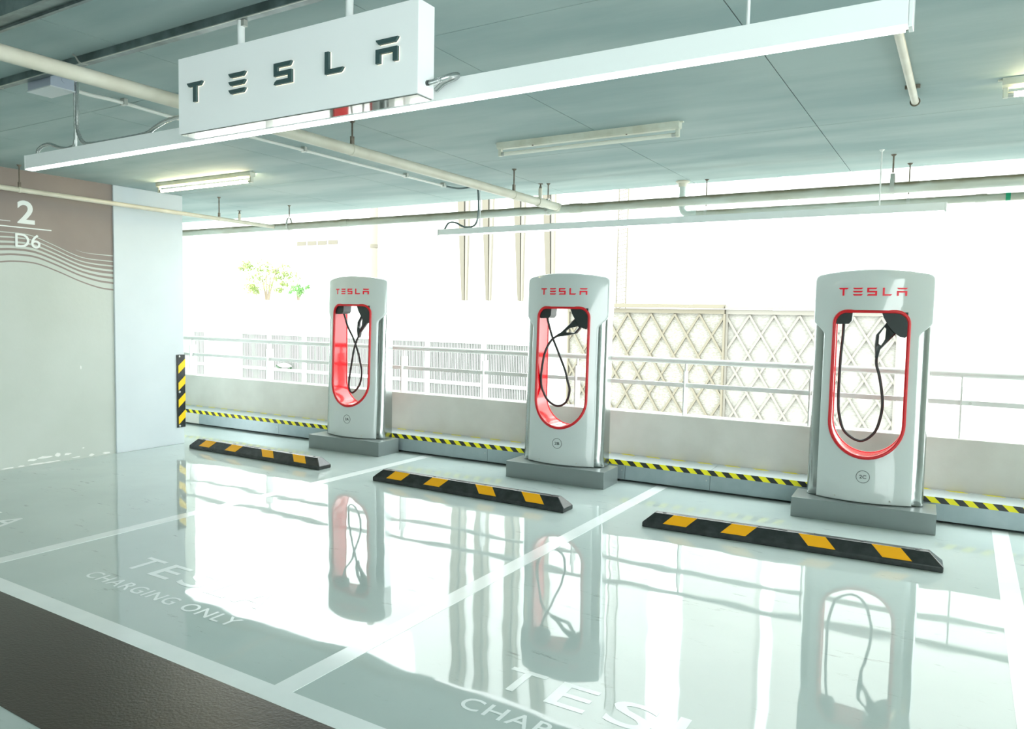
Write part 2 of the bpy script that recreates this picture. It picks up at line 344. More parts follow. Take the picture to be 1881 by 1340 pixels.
# ceiling: precast panels with open joints
ceil = struct(G().box(X0 - 6, XR, YB, YF, HC + 0.005, HC + 0.25).build('ceiling', M_gap), 'grey painted concrete ceiling of precast panels')
xj = [-7.35, -6.03, -4.73, -3.42, -2.13, -0.85, 0.45, 1.75, XR]; yj = [0.35, 2.69, 5.03, YF]
jg = 0.0025
for i in range(len(xj) - 1):
    for j in range(3):
        G().box(xj[i] + jg, xj[i + 1] - jg, yj[j] + jg, yj[j + 1] - (jg if j < 2 else 0), HC, HC + 0.006).build('ceiling_panel', M_ceil, ceil)
G().box(X0 - 6, xj[0] - jg, YB, YF, HC, HC + 0.006).build('ceiling_panel', M_ceil, ceil)
G().box(xj[0] + jg, XR, YB, 0.35 - jg, HC, HC + 0.006).build('ceiling_panel', M_ceil, ceil)
# parapets
def edge_box(u0, u1, v0, v1, z0, z1):
    """box in the frame of the open edge: u along it, v outwards, given at x = u"""
    c, s = math.cos(RZ), math.sin(RZ)
    P = lambda u, v, z: (u * c - v * s, 6.279 + u * s + v * c, z)
    return [P(u0, v0, z0), P(u1, v0, z0), P(u1, v1, z0), P(u0, v1, z0), P(u0, v0, z1), P(u1, v0, z1), P(u1, v1, z1), P(u0, v1, z1)]
parapet = struct(G().hexa(edge_box(-9.55, XR, 0.31, 0.49, 0.0, 0.592)).build('wall_parapet', M_conc, bevel=0.006), 'low concrete parapet wall along the open edge')
struct(G().box(XR - 0.15, XR, 1.2, 6.3, 0.0, HC).build('wall_right_blocker', M_wall), 'unseen wall added on the right to keep sky out of the fascia reflections')  # added out of view, stops the curved fascias mirroring bright sky
struct(G().box(X0, XR, YB - 0.15, YB, 0.0, HC).build('wall_back_blocker', M_wall), 'unseen wall added at the back of the deck to cut light from behind')  # added behind the camera so less light comes from the back

# ------------------------------------------------------------------ railing on the parapet
rail = thing('railing', 'pale steel two bar railing on top of the concrete parapet', 'railing', (0, 6.279, 0.592), RZ)
cR, sR = math.cos(RZ), math.sin(RZ)
EP = lambda u, v, z: (u * cR - v * sR, 6.279 + u * sR + v * cR, z)
RV = 0.40
G().tube([EP(-9.55, RV, 1.082), EP(XR, RV, 1.082)], 0.026, 14).build('top_rail', M_rail, rail, smooth=40)
G().hexa(edge_box(-9.55, XR, RV - 0.012, RV + 0.012, 0.845, 0.882)).build('middle_rail', M_rail, rail)
for u in (-8.89, -7.44, -5.33, -4.27, -3.21, -2.135, -1.07, 0.015, 1.08, 2.1):
    po = G().hexa(edge_box(u - 0.006, u + 0.006, RV - 0.055, RV + 0.055, 0.592, 0.99)).build('post', M_rail, rail)
    G().hexa(edge_box(u - 0.005, u + 0.005, RV - 0.02, RV + 0.02, 0.99, 1.06)).build('post_neck', M_rail, po)
G().lathe([(0.012, -0.008), (0.012, 0.0), (0.006, 0.006)], EP(0.075, RV - 0.02, 0.864), 10, 'y').build('bolt_head', M_clamp, rail)

# ------------------------------------------------------------------ cable raceway behind the chargers
race = thing('cable_raceway', 'grey steel floor raceway with hazard tape behind the chargers', 'raceway', (0, 6.279, 0), RZ)
G().hexa(edge_box(-9.55, XR, 0.012, 0.30, 0.02, 0.182)).build('core', M_gap, race)
cuts = [-9.55, -8.27, -6.86, -5.42, -3.98, -2.54, -1.78, -0.35, 1.0, 2.0, XR]
for a, b in zip(cuts[:-1], cuts[1:]):
    G().hexa(edge_box(a + 0.002, b - 0.002, 0.0, 0.012, 0.018, 0.186)).build('side_panel', M_galv if a > -9 else M_conc, race)
    G().hexa(edge_box(a + 0.002, b - 0.002, 0.0, 0.305, 0.183, 0.190)).build('lid_panel', M_racetop, race)
    G().lathe([(0.006, 0.0), (0.006, 0.004), (0.003, 0.006)], EP(b - 0.03, -0.002, 0.10), 8, 'y').build('screw', M_clamp, race)
G().hexa(edge_box(-9.2, XR, -0.0022, 0.0, 0.146, 0.189)).build('hazard_tape', M_tape, race, label='yellow and black striped tape on the front edge')
G().hexa(edge_box(-9.2, XR, 0.268, 0.302, 0.190, 0.1915)).build('hazard_tape', M_tapeh, race, label='striped tape along the back edge')

# ------------------------------------------------------------------ lettering of the logo
def logo(ch):
    bar = lambda y0, y1: [(0.0, y1), (1.24, y1), (1.19, y1 - 0.4 * (y1 - y0)), (1.06, y0), (0.16, y0), (0.05, y1 - 0.4 * (y1 - y0))]
    if ch == 'T': return [[(0.0, 1.0), (1.24, 1.0), (1.19, 0.92), (1.06, 0.8), (0.74, 0.8), (0.74, 0.0), (0.5, 0.0), (0.5, 0.8), (0.16, 0.8), (0.05, 0.92)]]
    if ch == 'E': return [bar(0.8, 1.0), bar(0.4, 0.6), bar(0.0, 0.2)]
    if ch == 'S': return [[(0.0, 1.0), (1.2, 1.0), (1.06, 0.8), (0.24, 0.8), (0.24, 0.6), (1.2, 0.6), (1.2, 0.0), (0.0, 0.0), (0.06, 0.12), (0.2, 0.2), (0.96, 0.2), (0.96, 0.4), (0.0, 0.4)]]
    if ch == 'L': return [[(0.0, 1.0), (0.24, 1.0), (0.24, 0.2), (1.12, 0.2), (1.0, 0.05), (0.9, 0.0), (0.0, 0.0)]]
    return [bar(0.8, 1.0), [(0.0, 0.6), (1.2, 0.6), (1.2, 0.0), (0.96, 0.0), (0.96, 0.4), (0.24, 0.4), (0.24, 0.0), (0.0, 0.0)]]

# ------------------------------------------------------------------ charging posts
VB = 0.335; CZ = 1.25
def vface(u, z): return 0.058 + 0.73 * u * u + 0.03 * (z - 0.15)
def opening_loop(off=0.0):
    w = 0.254 - off; zt = 1.553 - off; zb = 0.472 + off; r = 0.095 - off; zs = 0.735; P = []
    for i in range(9): a = i / 8 * math.pi / 2; P.append((w - r + r * math.cos(a), zt - r + r * math.sin(a)))
    for i in range(9): a = math.pi / 2 + i / 8 * math.pi / 2; P.append((-(w - r) + r * math.cos(a), zt - r + r * math.sin(a)))
    for i in range(1, 6): P.append((-w, zt - r + (zs - zt + r) * i / 6))
    for i in range(25): a = math.pi + i / 24 * math.pi; P.append((w * math.cos(a), zs + (zs - zb) * math.sin(a)))
    for i in range(1, 6): P.append((w, zs + (zt - r - zs) * i / 6))
    return P
def crown(u): return 1.846 - 0.24 * u * u
def outline_fascia():
    P = []; R = []
    for i in range(13):
        t = i / 12; s = t * t * (3 - 2 * t); R.append((0.318 + 0.079 * s ** 0.9, 1.372 + 0.108 * t))
    right = [(0.318, 0.152)] + [(0.318, 0.152 + 1.22 * i / 10) for i in range(1, 10)] + R + [(0.397, 1.58), (0.397, 1.7), (0.397, 1.765), (0.3955, 1.780), (0.391, 1.793), (0.384, 1.802), (0.372, 1.8095)]
    top = [(0.36 - 0.72 * i / 24, crown(0.36 - 0.72 * i / 24)) for i in range(0, 25)]
    left = [(-a, b) for a, b in reversed(right)]
    bot = [(-0.318 + 0.636 * i / 10, 0.152) for i in range(1, 10)]
    return right + top + left + bot
def outline_core():
    r = [(0.393, 0.15 + 1.63 * i / 10) for i in range(11)]
    return r + [(0.393 - 0.786 * i / 8, 1.78) for i in range(1, 8)] + [(-a, b) for a, b in reversed(r)] + [(-0.393 + 0.786 * i / 8, 0.15) for i in range(1, 8)]
def ray_hit(loop, a):
    dx, dz = math.cos(a), math.sin(a); best = None
    for i in range(len(loop)):
        (x0, z0), (x1, z1) = loop[i], loop[(i + 1) % len(loop)]
        z0 -= CZ; z1 -= CZ; ex, ez = x1 - x0, z1 - z0; d = dx * ez - dz * ex
        if abs(d) < 1e-12: continue
        t = (x0 * ez - z0 * ex) / d; s = (x0 * dz - z0 * dx) / d
        if t > 0 and -1e-6 <= s <= 1 + 1e-6: best = t if best is None else max(best, t)
    return best
def ring_solid(outer, inner, vf, vb, dists=(0.012, 0.007, 0.003, 0.001), rb=0.012, mid=5):
    """ring between the opening and an outline, front bowed by vf, walls back to vb"""
    A = sorted(set([round(math.atan2(z - CZ, x), 5) for x, z in outer + inner] + [round(-math.pi + 2 * math.pi * i / 90, 5) for i in range(90)]))
    A2 = [A[0]]
    for a in A[1:]:
        if a - A2[-1] > 0.002: A2.append(a)
    g = G(); rows = None
    for a in A2:
        ri = ray_hit(inner, a); ro = ray_hit(outer, a); L = ro - ri; ca, sa = math.cos(a), math.sin(a)
        fr = [(r, 0.0) for r in [ri + (ro - dists[0] - ri) * k / mid for k in range(mid + 1)]]
        for d in dists[1:] + (0.0,): fr.append((ro - d, rb - math.sqrt(max(0, rb * rb - (rb - d) ** 2))))
        col = [(r * ca, vf(r * ca, CZ + r * sa) + dv, CZ + r * sa) for r, dv in fr]
        x, z = ro * ca, CZ + ro * sa; b = vb(x, z)
        col.append((x, max(b, col[-1][1] + 0.002), z)); xi, zi = ri * ca, CZ + ri * sa
        col.append((xi, max(vb(xi, zi), vf(xi, zi) + 0.002) if False else max(b, vf(xi, zi) + 0.01), zi))
        rows = len(col); g.v += col
    n = len(A2)
    for i in range(n):
        j = (i + 1) % n
        for k in range(rows):
            k2 = (k + 1) % rows; g.f.append((i * rows + k, i * rows + k2, j * rows + k2, j * rows + k))
    return g
INN = opening_loop()
def fascia_back(x, z):
    t = min(1, max(0, (z - 1.372) / 0.108)); return 0.17 + (VB - 0.17) * (t * t * (3 - 2 * t))
def core_front(u, z):
    base = vface(0.318, z) + 0.022
    if abs(u) < 0.30: return min(base, vface(u, z) + 0.03)
    a = min(1.0, (abs(u) - 0.30) / 0.0935); return base + 0.055 * (1 - math.sqrt(max(0.0, 1 - a * a)))
me_fascia = ring_solid(outline_fascia(), INN, vface, fascia_back).mesh('fascia', M_chwhite, None, 38)
me_core = ring_solid(outline_core(), opening_loop(-0.004), core_front, lambda x, z: VB - 0.012, mid=8).mesh('steel_body', M_steel, None, 50)
gp = G().box(-0.476, 0.476, 0.0, 0.335, 0.0, 0.148); me_plinth = gp.mesh('plinth', M_plinth)
LI = opening_loop(0.010)
me_trim = G().tube([(u, vface(u, z) - 0.002, z) for u, z in opening_loop(0.009)], 0.0125, 8, closed=True).mesh('red_trim', M_trim, None, 60)
gl = G(); K = len(LI)
NV = 6
for k in range(NV + 1):
    for u, z in LI: gl.v.append((u, vface(u, z) + (VB + 0.004 - vface(u, z)) * k / NV, z))
for (dv) in (1,):
    for k in range(NV, -1, -1):
        for u, z in INN: gl.v.append((u * 0.998, vface(u, z) + (VB + 0.004 - vface(u, z)) * k / NV, z))
tot = 2 * (NV + 1)
for k in range(tot):
    k2 = (k + 1) % tot
    for i in range(K):
        j = (i + 1) % K; gl.f.append((k * K + i, k * K + j, k2 * K + j, k2 * K + i))
me_lining = gl.mesh('opening_lining', M_red, None, 45)
me_btrim = G().tube([(u, VB + 0.004, z) for u, z in opening_loop(0.006)], 0.01, 8, closed=True).mesh('red_trim', M_trim, None, 60)
gb = G().box(-0.300, 0.300, 0.0, 0.001, 0, 0.001)
me_holder = G().prism([(0.066, 1.540), (0.236, 1.540), (0.236, 1.372), (0.222, 1.358), (0.19, 1.366), (0.155, 1.392), (0.12, 1.435), (0.09, 1.483)], lambda a, b: (a, 0.13, b), lambda a, b: (a, 0.29, b)).mesh('plug_holder', M_black)
me_block = G().prism([(-0.237, 1.54), (-0.125, 1.54), (-0.130, 1.475), (-0.148, 1.452), (-0.232, 1.449), (-0.24, 1.47)], lambda a, b: (a, 0.15, b), lambda a, b: (a, 0.27, b)).mesh('cable_outlet', M_black)
gsc = G().lathe([(0.007, 0.0), (0.007, -0.004), (0.004, -0.005)], (0, 0, 0), 10, 'y'); me_screw = gsc.mesh('screw', M_clamp)
LETTERS = []
lx = [-0.226, -0.129, -0.034, 0.067, 0.157]
for ch, x in zip('TESLA', lx):
    g = G()
    for poly in logo(ch):
        fm2 = lambda d: (lambda a, b: (x + a * 0.0545, vface(x + a * 0.0545, 1.657 + b * 0.058) + d, 1.657 + b * 0.058))
        g.prism(poly, fm2(-0.0028), fm2(0.004))
    LETTERS.append(g.mesh('logo_letter', M_redlet))
def plug_mesh(P, hole):
    """pistol grip connector seen side on, with the finger hole"""
    cx = sum(p[0] for p in hole) / len(hole); cz = sum(p[1] for p in hole) / len(hole)
    N = 40; g = G()
    def hit(loop, a):
        dx, dz = math.cos(a), math.sin(a); best = None
        for i in range(len(loop)):
            (x0, z0), (x1, z1) = loop[i], loop[(i + 1) % len(loop)]; x0 -= cx; x1 -= cx; z0 -= cz; z1 -= cz
            ex, ez = x1 - x0, z1 - z0; d = dx * ez - dz * ex
            if abs(d) < 1e-12: continue
            t = (x0 * ez - z0 * ex) / d; s = (x0 * dz - z0 * dx) / d
            if t > 0 and -1e-6 <= s <= 1 + 1e-6: best = t if best is None else max(best, t)
        return best or 0.01
    A = sorted(set([math.atan2(p[1] - cz, p[0] - cx) for p in P + hole] + [-math.pi + 2 * math.pi * i / N for i in range(N)]))
    for a in A:
        o, h = hit(P, a), hit(hole, a); h = min(h, o - 0.004); c, s = math.cos(a), math.sin(a)
        for r, v in ((h, 0.192), (h + 0.3 * (o - h), 0.184), (o - 0.2 * (o - h), 0.184), (o, 0.193), (o, 0.215), (o - 0.2 * (o - h), 0.224), (h + 0.3 * (o - h), 0.224), (h, 0.216)):
            g.v.append((cx + r * c, v, cz + r * s))
    n = len(A)
    for i in range(n):
        j = (i + 1) % n
        for k in range(8): g.f.append((i * 8 + k, i * 8 + (k + 1) % 8, j * 8 + (k + 1) % 8, j * 8 + k))
    return g
CH = {
 '2A': dict(loc=(-5.521, 5.742), label='white charging post marked 2A with twisted cable, farthest from the camera',
    cab=[(-0.174, 1.46), (-0.17, 1.42), (-0.132, 1.315), (-0.042, 1.185), (0.03, 1.06), (0.068, 0.96), (0.091, 0.829), (0.045, 0.694), (-0.06, 0.607), (-0.111, 0.66), (-0.094, 0.786), (-0.045, 0.96), (-0.01, 1.082), (0.03, 1.19), (0.038, 1.215)],
    plug=[(0.028, 1.202), (0.05, 1.200), (0.06, 1.25), (0.17, 1.376), (0.135, 1.44), (0.105, 1.463), (0.085, 1.452), (0.030, 1.362), (0.022, 1.277)],
    hole=[(0.048, 1.315), (0.062, 1.292), (0.085, 1.335), (0.093, 1.41), (0.083, 1.418), (0.052, 1.365)]),
 '2B': dict(loc=(-3.034, 5.764), label='white charging post marked 2B with a large cable loop, middle of the three',
    cab=[(-0.191, 1.46), (-0.189, 1.42), (-0.15, 1.292), (-0.082, 1.155), (0.0, 0.99), (0.033, 0.892), (0.054, 0.809), (0.013, 0.699), (-0.079, 0.656), (-0.175, 0.701), (-0.228, 0.798), (-0.236, 0.876), (-0.226, 0.98), (-0.200, 1.135), (-0.149, 1.245), (-0.095, 1.29), (-0.07, 1.297)],
    plug=[(-0.092, 1.300), (-0.085, 1.281), (-0.02, 1.290), (0.089, 1.312), (0.105, 1.318), (0.155, 1.378), (0.15, 1.40), (0.095, 1.458), (0.07, 1.435), (-0.046, 1.325)],
    hole=[(0.0, 1.325), (0.08, 1.326), (0.125, 1.372), (0.118, 1.382), (0.04, 1.365), (0.004, 1.342)]),
 '2C': dict(loc=(-0.577, 5.859), label='white charging post marked 2C with one hanging cable loop, nearest the camera',
    cab=[(-0.188, 1.46), (-0.188, 1.43), (-0.19, 1.351), (-0.198, 1.209), (-0.199, 1.05), (-0.198, 0.9), (-0.188, 0.777), (-0.148, 0.648), (-0.04, 0.582), (0.052, 0.65), (0.09, 0.775), (0.097, 0.90), (0.072, 1.065), (0.047, 1.157), (0.045, 1.22)],
    plug=[(0.033, 1.208), (0.056, 1.208), (0.062, 1.262), (0.172, 1.396), (0.15, 1.44), (0.115, 1.475), (0.095, 1.462), (0.032, 1.375), (0.027, 1.30)],
    hole=[(0.053, 1.31), (0.069, 1.298), (0.094, 1.344), (0.098, 1.42), (0.088, 1.432), (0.055, 1.376)]),
}
def mesh_part(name, me, parent, loc=None):
    o = bpy.data.objects.new(name, me); COL.objects.link(o); o.parent = parent; ROOT[o.name] = ROOT[parent.name]
    if loc: o.location = loc
    return o
CRZ = math.radians(2.5)
for num, d in CH.items():
    t = thing('charging_post', d['label'], 'charging post', (d['loc'][0], d['loc'][1], 0), CRZ, 'charging posts along the parapet')
    p = mesh_part('plinth', me_plinth, t); b = p.modifiers.new('edge', 'BEVEL'); b.width = 0.003; b.segments = 2
    mesh_part('steel_body', me_core, t); f = mesh_part('fascia', me_fascia, t)
    mesh_part('red_trim', me_trim, t); mesh_part('red_trim', me_btrim, t); mesh_part('opening_lining', me_lining, t)
    for me in LETTERS: mesh_part('logo_letter', me, f)
    for s in (-1, 1): mesh_part('screw', me_screw, f, (s * 0.183, vface(0.183, 0.18) + 0.001, 0.181))
    mesh_part('plug_holder', me_holder, t); mesh_part('cable_outlet', me_block, t)
    G().tube(bez([(u, 0.205 + 0.02 * math.sin(i * 0.9), z) for i, (u, z) in enumerate(d['cab'])], 7), 0.0105, 10).build('cable', M_cable, t, smooth=60, local=True)
    plug_mesh(d['plug'], d['hole']).build('charging_plug', M_black, t, smooth=40, local=True)
    bz = 0.343; bm_ = lambda a, bb, dd: (a, vface(a, bb) - 0.0022 + dd, bb)
    g = G(); ring = []
    for i in range(32): a = 2 * math.pi * i / 32; ring.append((0.0445 * math.cos(a), vface(0.0445 * math.cos(a), bz) - 0.0012, bz + 0.0445 * math.sin(a)))
    g.tube(ring, 0.0018, 6, closed=True); g.build('badge_ring', M_badge, f, local=True)
    g = G(); fit_text(g, num, -0.0235, 0.0235, bz - 0.013, bz + 0.013, bm_, 0.003, bold=0.012); g.build('badge_number', M_badge, f, local=True)

# ------------------------------------------------------------------ wheel stops
def wheel_stop(loc, rz, Ls, label):
    t = thing('wheel_stop', label, 'wheel stop', loc, rz, 'rubber wheel stops in front of the charging posts')
    h0, h1, d, tp, te = 0.034, 0.102, 0.155, 0.055, 0.075
    f0, f1 = (d - tp) / 2, (d + tp) / 2; g = G()
    lo = [(0, 0), (Ls, 0), (Ls, d), (0, d)]
    g.v = [(a, b, 0) for a, b in lo] + [(a, b, h0) for a, b in lo] + [(te, f0, h1), (Ls - te, f0, h1), (Ls - te, f1, h1), (te, f1, h1)]
    g.f = [(0, 3, 2, 1), (8, 9, 10, 11)]
    for k in (0, 4):
        for i in range(4): j = (i + 1) % 4; g.f.append((k + i, k + j, k + 4 + j, k + 4 + i))
    g.build('rubber_body', M_rubber, t, local=True, bevel=0.006)
    sl = (h1 - h0) / f0
    for i, (c, lean) in enumerate(((0.142, 1), (0.357, 1), (0.62, -1), (0.85, -1))):
        x = c * Ls; w = 0.08; a0, a1 = 0.10, 0.97; P = []
        for (e, s) in ((-w - lean * 0.032, a0), (w - lean * 0.032, a0), (w + lean * 0.032, a1), (-w + lean * 0.032, a1)):
            P.append((x + e, f0 * s, h0 + (h1 - h0) * s))
        nrm = Vector((0, -(h1 - h0), f0)).normalized() * 0.0035
        G().hexa([tuple(Vector(p)) for p in P] + [tuple(Vector(p) + nrm) for p in P]).build('reflective_patch', M_yellow, t, local=True)
    for c in (0.075, 0.33, 0.60, 0.76, 0.925):
        G().lathe([(0.014, 0.0), (0.014, 0.003), (0.009, 0.005)], (c * Ls, d / 2, h1 - 0.001), 12).build('bolt_cap', M_black, t, local=True)
    G().box(0.42 * Ls, 0.52 * Ls, d / 2 - 0.008, d / 2 + 0.008, h1, h1 + 0.0025).build('cable_slot', M_black, t, local=True)
    return t
wheel_stop((-6.95, 4.945, 0), 0.0, 1.90, 'black rubber wheel stop with yellow patches beside the column')
wheel_stop((-4.365, 4.909, 0), 0.0, 1.876, 'black rubber wheel stop with yellow patches in front of post 2B')
wheel_stop((-1.873, 4.913, 0), math.radians(3.0), 1.84, 'black rubber wheel stop with yellow patches in front of post 2C')

# ------------------------------------------------------------------ corner guard on the column
t = thing('corner_guard', 'black and yellow rubber corner guard on the column edge', 'corner guard', (X0 + 0.02, 5.11, 0.18))
xg = X0 + 0.02
G().prism([(xg, 5.02), (xg + 0.011, 5.02), (xg + 0.011, 5.116), (xg + 0.006, 5.121), (xg - 0.09, 5.121), (xg - 0.09, 5.11), (xg, 5.11)], lambda a, b: (a, b, 0.183), lambda a, b: (a, b, 0.975)).build('rubber_angle', M_rubber, t)
for z in (0.27, 0.455, 0.64, 0.825):
    P = [(5.035, z - 0.055), (5.1185, z + 0.02), (5.1185, z + 0.105), (5.035, z + 0.03)]
    G().prism(P, lambda a, b: (xg + 0.010, a, b), lambda a, b: (xg + 0.0125, a, b)).build('yellow_band', M_guardyellow, t)
for z in (0.20, 0.57, 0.955):
    G().lathe([(0.012, 0), (0.012, 0.003), (0.006, 0.005)], (xg + 0.011, 5.047, z), 10, 'x').build('fixing', M_clamp, t)

# ------------------------------------------------------------------ hanging sign
t = thing('hanging_sign', 'white hanging box sign with dark raised brand lettering', 'sign', (-2.284, 2.095, 2.209))
G().box(-2.932, -1.633, 2.05, 2.14, 2.2125, 2.528).build('sign_box', M_signface, t, bevel=0.0015)
G().box(-2.925, -1.64, 2.055, 2.135, 2.209, 2.2124).build('underside', M_signunder, t)
for ch, x in zip('TESLA', (-2.857, -2.592, -2.327, -2.056, -1.811)):
    gf, gh = G(), G()
    for poly in logo(ch):
        q = lambda y: (lambda a, b: (x + a * 0.081, y, 2.332 + b * 0.08))
        gf.prism(poly, q(2.036), q(2.0472)); gh.prism(poly, q(2.0472), q(2.05))
    L = gf.build('raised_letter', M_signlet, t); gh.build('backlight', M_halo, L)
for x in (-2.585, -1.99):
    G().cyl((x, 2.095, 2.528), (x, 2.095, 2.64), 0.0145).build('hanger_post', M_white, t, smooth=60)
    G().box(x + 0.008, x + 0.028, 2.085, 2.105, 2.615, 2.64).build('beam_clamp', M_clamp, t)
# steel strut carrying the sign
t = thing('ceiling_strut', 'dark steel strut channel on the ceiling above the sign', 'strut', (-2.6, 2.095, 2.64))
G().box(-6.2, XR - 0.3, 2.075, 2.115, 2.641, 2.68).build('channel', M_strut, t, bevel=0.002)
G().box(-6.2, XR - 0.3, 2.072, 2.076, 2.638, 2.642).build('lip_highlight', M_clamp, t)  # thin bright strip standing in for the highlight on the channel edge
for x in (-3.72, -4.53, -1.2):
    G().tube(bez([(x - 0.02, 2.05, 2.678), (x, 2.05, 2.665), (x + 0.02, 2.06, 2.635), (x + 0.045, 2.085, 2.63)], 4), 0.004, 6).build('hook_clip', M_clamp, t)
t = thing('overhead_cable_tray', 'dark steel cable tray in the top left corner of the ceiling', 'cable tray', (-3.0, 1.52, 2.56))
G().box(-7.2, XR - 0.3, 1.50, 1.515, 2.575, 2.66).build('side_rail', M_strut, t)
G().box(-7.2, XR - 0.3, 1.575, 1.59, 2.575, 2.66).build('side_rail', M_strut, t)
G().box(-7.2, XR - 0.3, 1.515, 1.575, 2.585, 2.59).build('tray_bed', M_strut, t)
for x in (-6.5, -4.5, -2.0, 0.5):
    G().cyl((x, 1.545, 2.59), (x, 1.545, 2.68), 0.005, 8).build('hanger_rod', M_rod, t)

# ------------------------------------------------------------------ linear LED lamps
def linear_lamp(x0, x1, y, z0, z1, depth, rods, label, flexes):
    t = thing('linear_lamp', label, 'lamp', ((x0 + x1) / 2, y + depth / 2, z0), 0, 'suspended linear lamps')
    G().box(x0 + 0.012, x1 - 0.012, y, y + depth, z0 + 0.004, z1).build('housing', M_lamp, t, bevel=0.0015)
    G().box(x0 + 0.02, x1 - 0.02, y + 0.003, y + depth - 0.003, z0 - 0.003, z0 + 0.004).build('diffuser', M_led, t)
    for a in (x0, x1 - 0.012): G().box(a, a + 0.012, y - 0.001, y + depth + 0.001, z0 - 0.004, z1 + 0.001).build('end_cap', M_white, t, bevel=0.002)
    for x in rods:
        G().cyl((x, y + depth / 2, z1), (x, y + depth / 2, HC), 0.0055, 8).build('suspension_rod', M_white, t)
        G().lathe([(0.018, 0), (0.015, -0.006), (0.007, -0.014)], (x, y + depth / 2, HC), 12).build('ceiling_rose', M_white, t)
    for pts, r, m in flexes:
        P = bez(pts, 10); G().tube(P, [r * (1.0 if i % 2 else 0.82) for i in range(len(P))] if m is M_flex else r, 8).build('flexible_conduit', m, t, smooth=70)
    return t
linear_lamp(-4.63, -0.155, 2.252, 2.241, 2.319, 0.045, (-4.135, -0.588), 'long white lit linear lamp running just behind the sign', [
    ([(-4.118, 2.275, 2.66), (-4.112, 2.27, 2.52), (-4.110, 2.27, 2.41), (-4.074, 2.275, 2.345), (-3.998, 2.28, 2.328), (-3.75, 2.285, 2.328), (-3.543, 2.29, 2.333), (-3.41, 2.26, 2.345), (-3.257, 2.22, 2.350), (-3.0, 2.17, 2.34), (-2.90, 2.145, 2.34)], 0.011, M_flex),
    ([(-4.532, 2.275, 2.318), (-4.52, 2.275, 2.345), (-4.46, 2.275, 2.364), (-4.39, 2.275, 2.362), (-4.288, 2.275, 2.333), (-4.2, 2.28, 2.328), (-4.15, 2.28, 2.37), (-4.147, 2.28, 2.66)], 0.0105, M_flex)])
linear_lamp(-4.43, -0.145, 5.89, 2.228, 2.288, 0.045, (-0.56, -3.95), 'long white linear lamp hanging above the charging posts', [
    ([(-4.22, 5.70, 2.66), (-4.15, 5.84, 2.652), (-4.05, 5.90, 2.668), (-3.985, 5.905, 2.66), (-3.967, 5.905, 2.58), (-3.967, 5.905, 2.40), (-4.0, 5.905, 2.315), (-4.08, 5.91, 2.296), (-4.15, 5.91, 2.308), (-4.23, 5.91, 2.345), (-4.31, 5.91, 2.345), (-4.36, 5.91, 2.286)], 0.009, M_strut)])
t = thing('flexible_conduit', 'corrugated steel conduit looping from the right end of the sign', 'conduit', (-1.61, 2.12, 2.25))
P = bez([(-1.634, 2.10, 2.258), (-1.615, 2.105, 2.260), (-1.59, 2.115, 2.268), (-1.565, 2.14, 2.283), (-1.566, 2.185, 2.300), (-1.60, 2.22, 2.305), (-1.66, 2.235, 2.30), (-1.70, 2.24, 2.28)], 14)
G().tube(P, [0.0105 if i % 2 else 0.0085 for i in range(len(P))], 10).build('steel_hose', M_flex, t, smooth=70)
G().lathe([(0.009, 0), (0.009, 0.012)], (-1.634, 2.10, 2.258), 10, 'x').build('gland', M_black, t)

# ------------------------------------------------------------------ fluorescent battens
def batten(x0, x1, y, lit, label):
    t = thing('fluorescent_batten', label, 'light', ((x0 + x1) / 2, y, HC - 0.09), 0, 'fluorescent battens on the ceiling')
    G().prism([(y - 0.03, HC), (y + 0.03, HC), (y + 0.03, HC - 0.034), (y + 0.018, HC - 0.044), (y - 0.018, HC - 0.044), (y - 0.03, HC - 0.034)], lambda a, b: (x0, a, b), lambda a, b: (x1, a, b)).build('batten_body', M_batten, t)
    for x in (x0 + 0.004, x1 - 0.026): G().box(x, x + 0.022, y - 0.014, y + 0.014, HC - 0.092, HC - 0.042).build('tube_socket', M_batten, t, bevel=0.003)
    G().cyl((x0 + 0.027, y, HC - 0.078), (x1 - 0.027, y, HC - 0.078), 0.0135, 12).build('tube', M_tube_on if lit else M_tube_off, t, smooth=60)
    for x in (x0 + 0.026, x1 - 0.051): G().cyl((x, y, HC - 0.078), (x + 0.025, y, HC - 0.078), 0.0142, 12).build('tube_cap', M_clamp, t, smooth=60)
    for x in (x0 - 0.02, x1): G().box(x, x + 0.02, y - 0.01, y + 0.01, HC - 0.006, HC).build('fixing_tab', M_batten, t)
    for c in (0.22, 0.74): G().lathe([(0.006, 0), (0.006, -0.005)], (x0 + c * (x1 - x0), y - 0.026, HC - 0.044), 8).build('screw', M_rod, t)
    return t
batten(-2.89, -1.565, 4.55, False, 'unlit fluorescent batten with a rusty cream body above post 2B')
batten(-6.76, -5.41, 4.5, True, 'lit fluorescent batten near the column')
batten(0.10, 1.43, 4.5, True, 'lit fluorescent batten at the right edge of the ceiling')

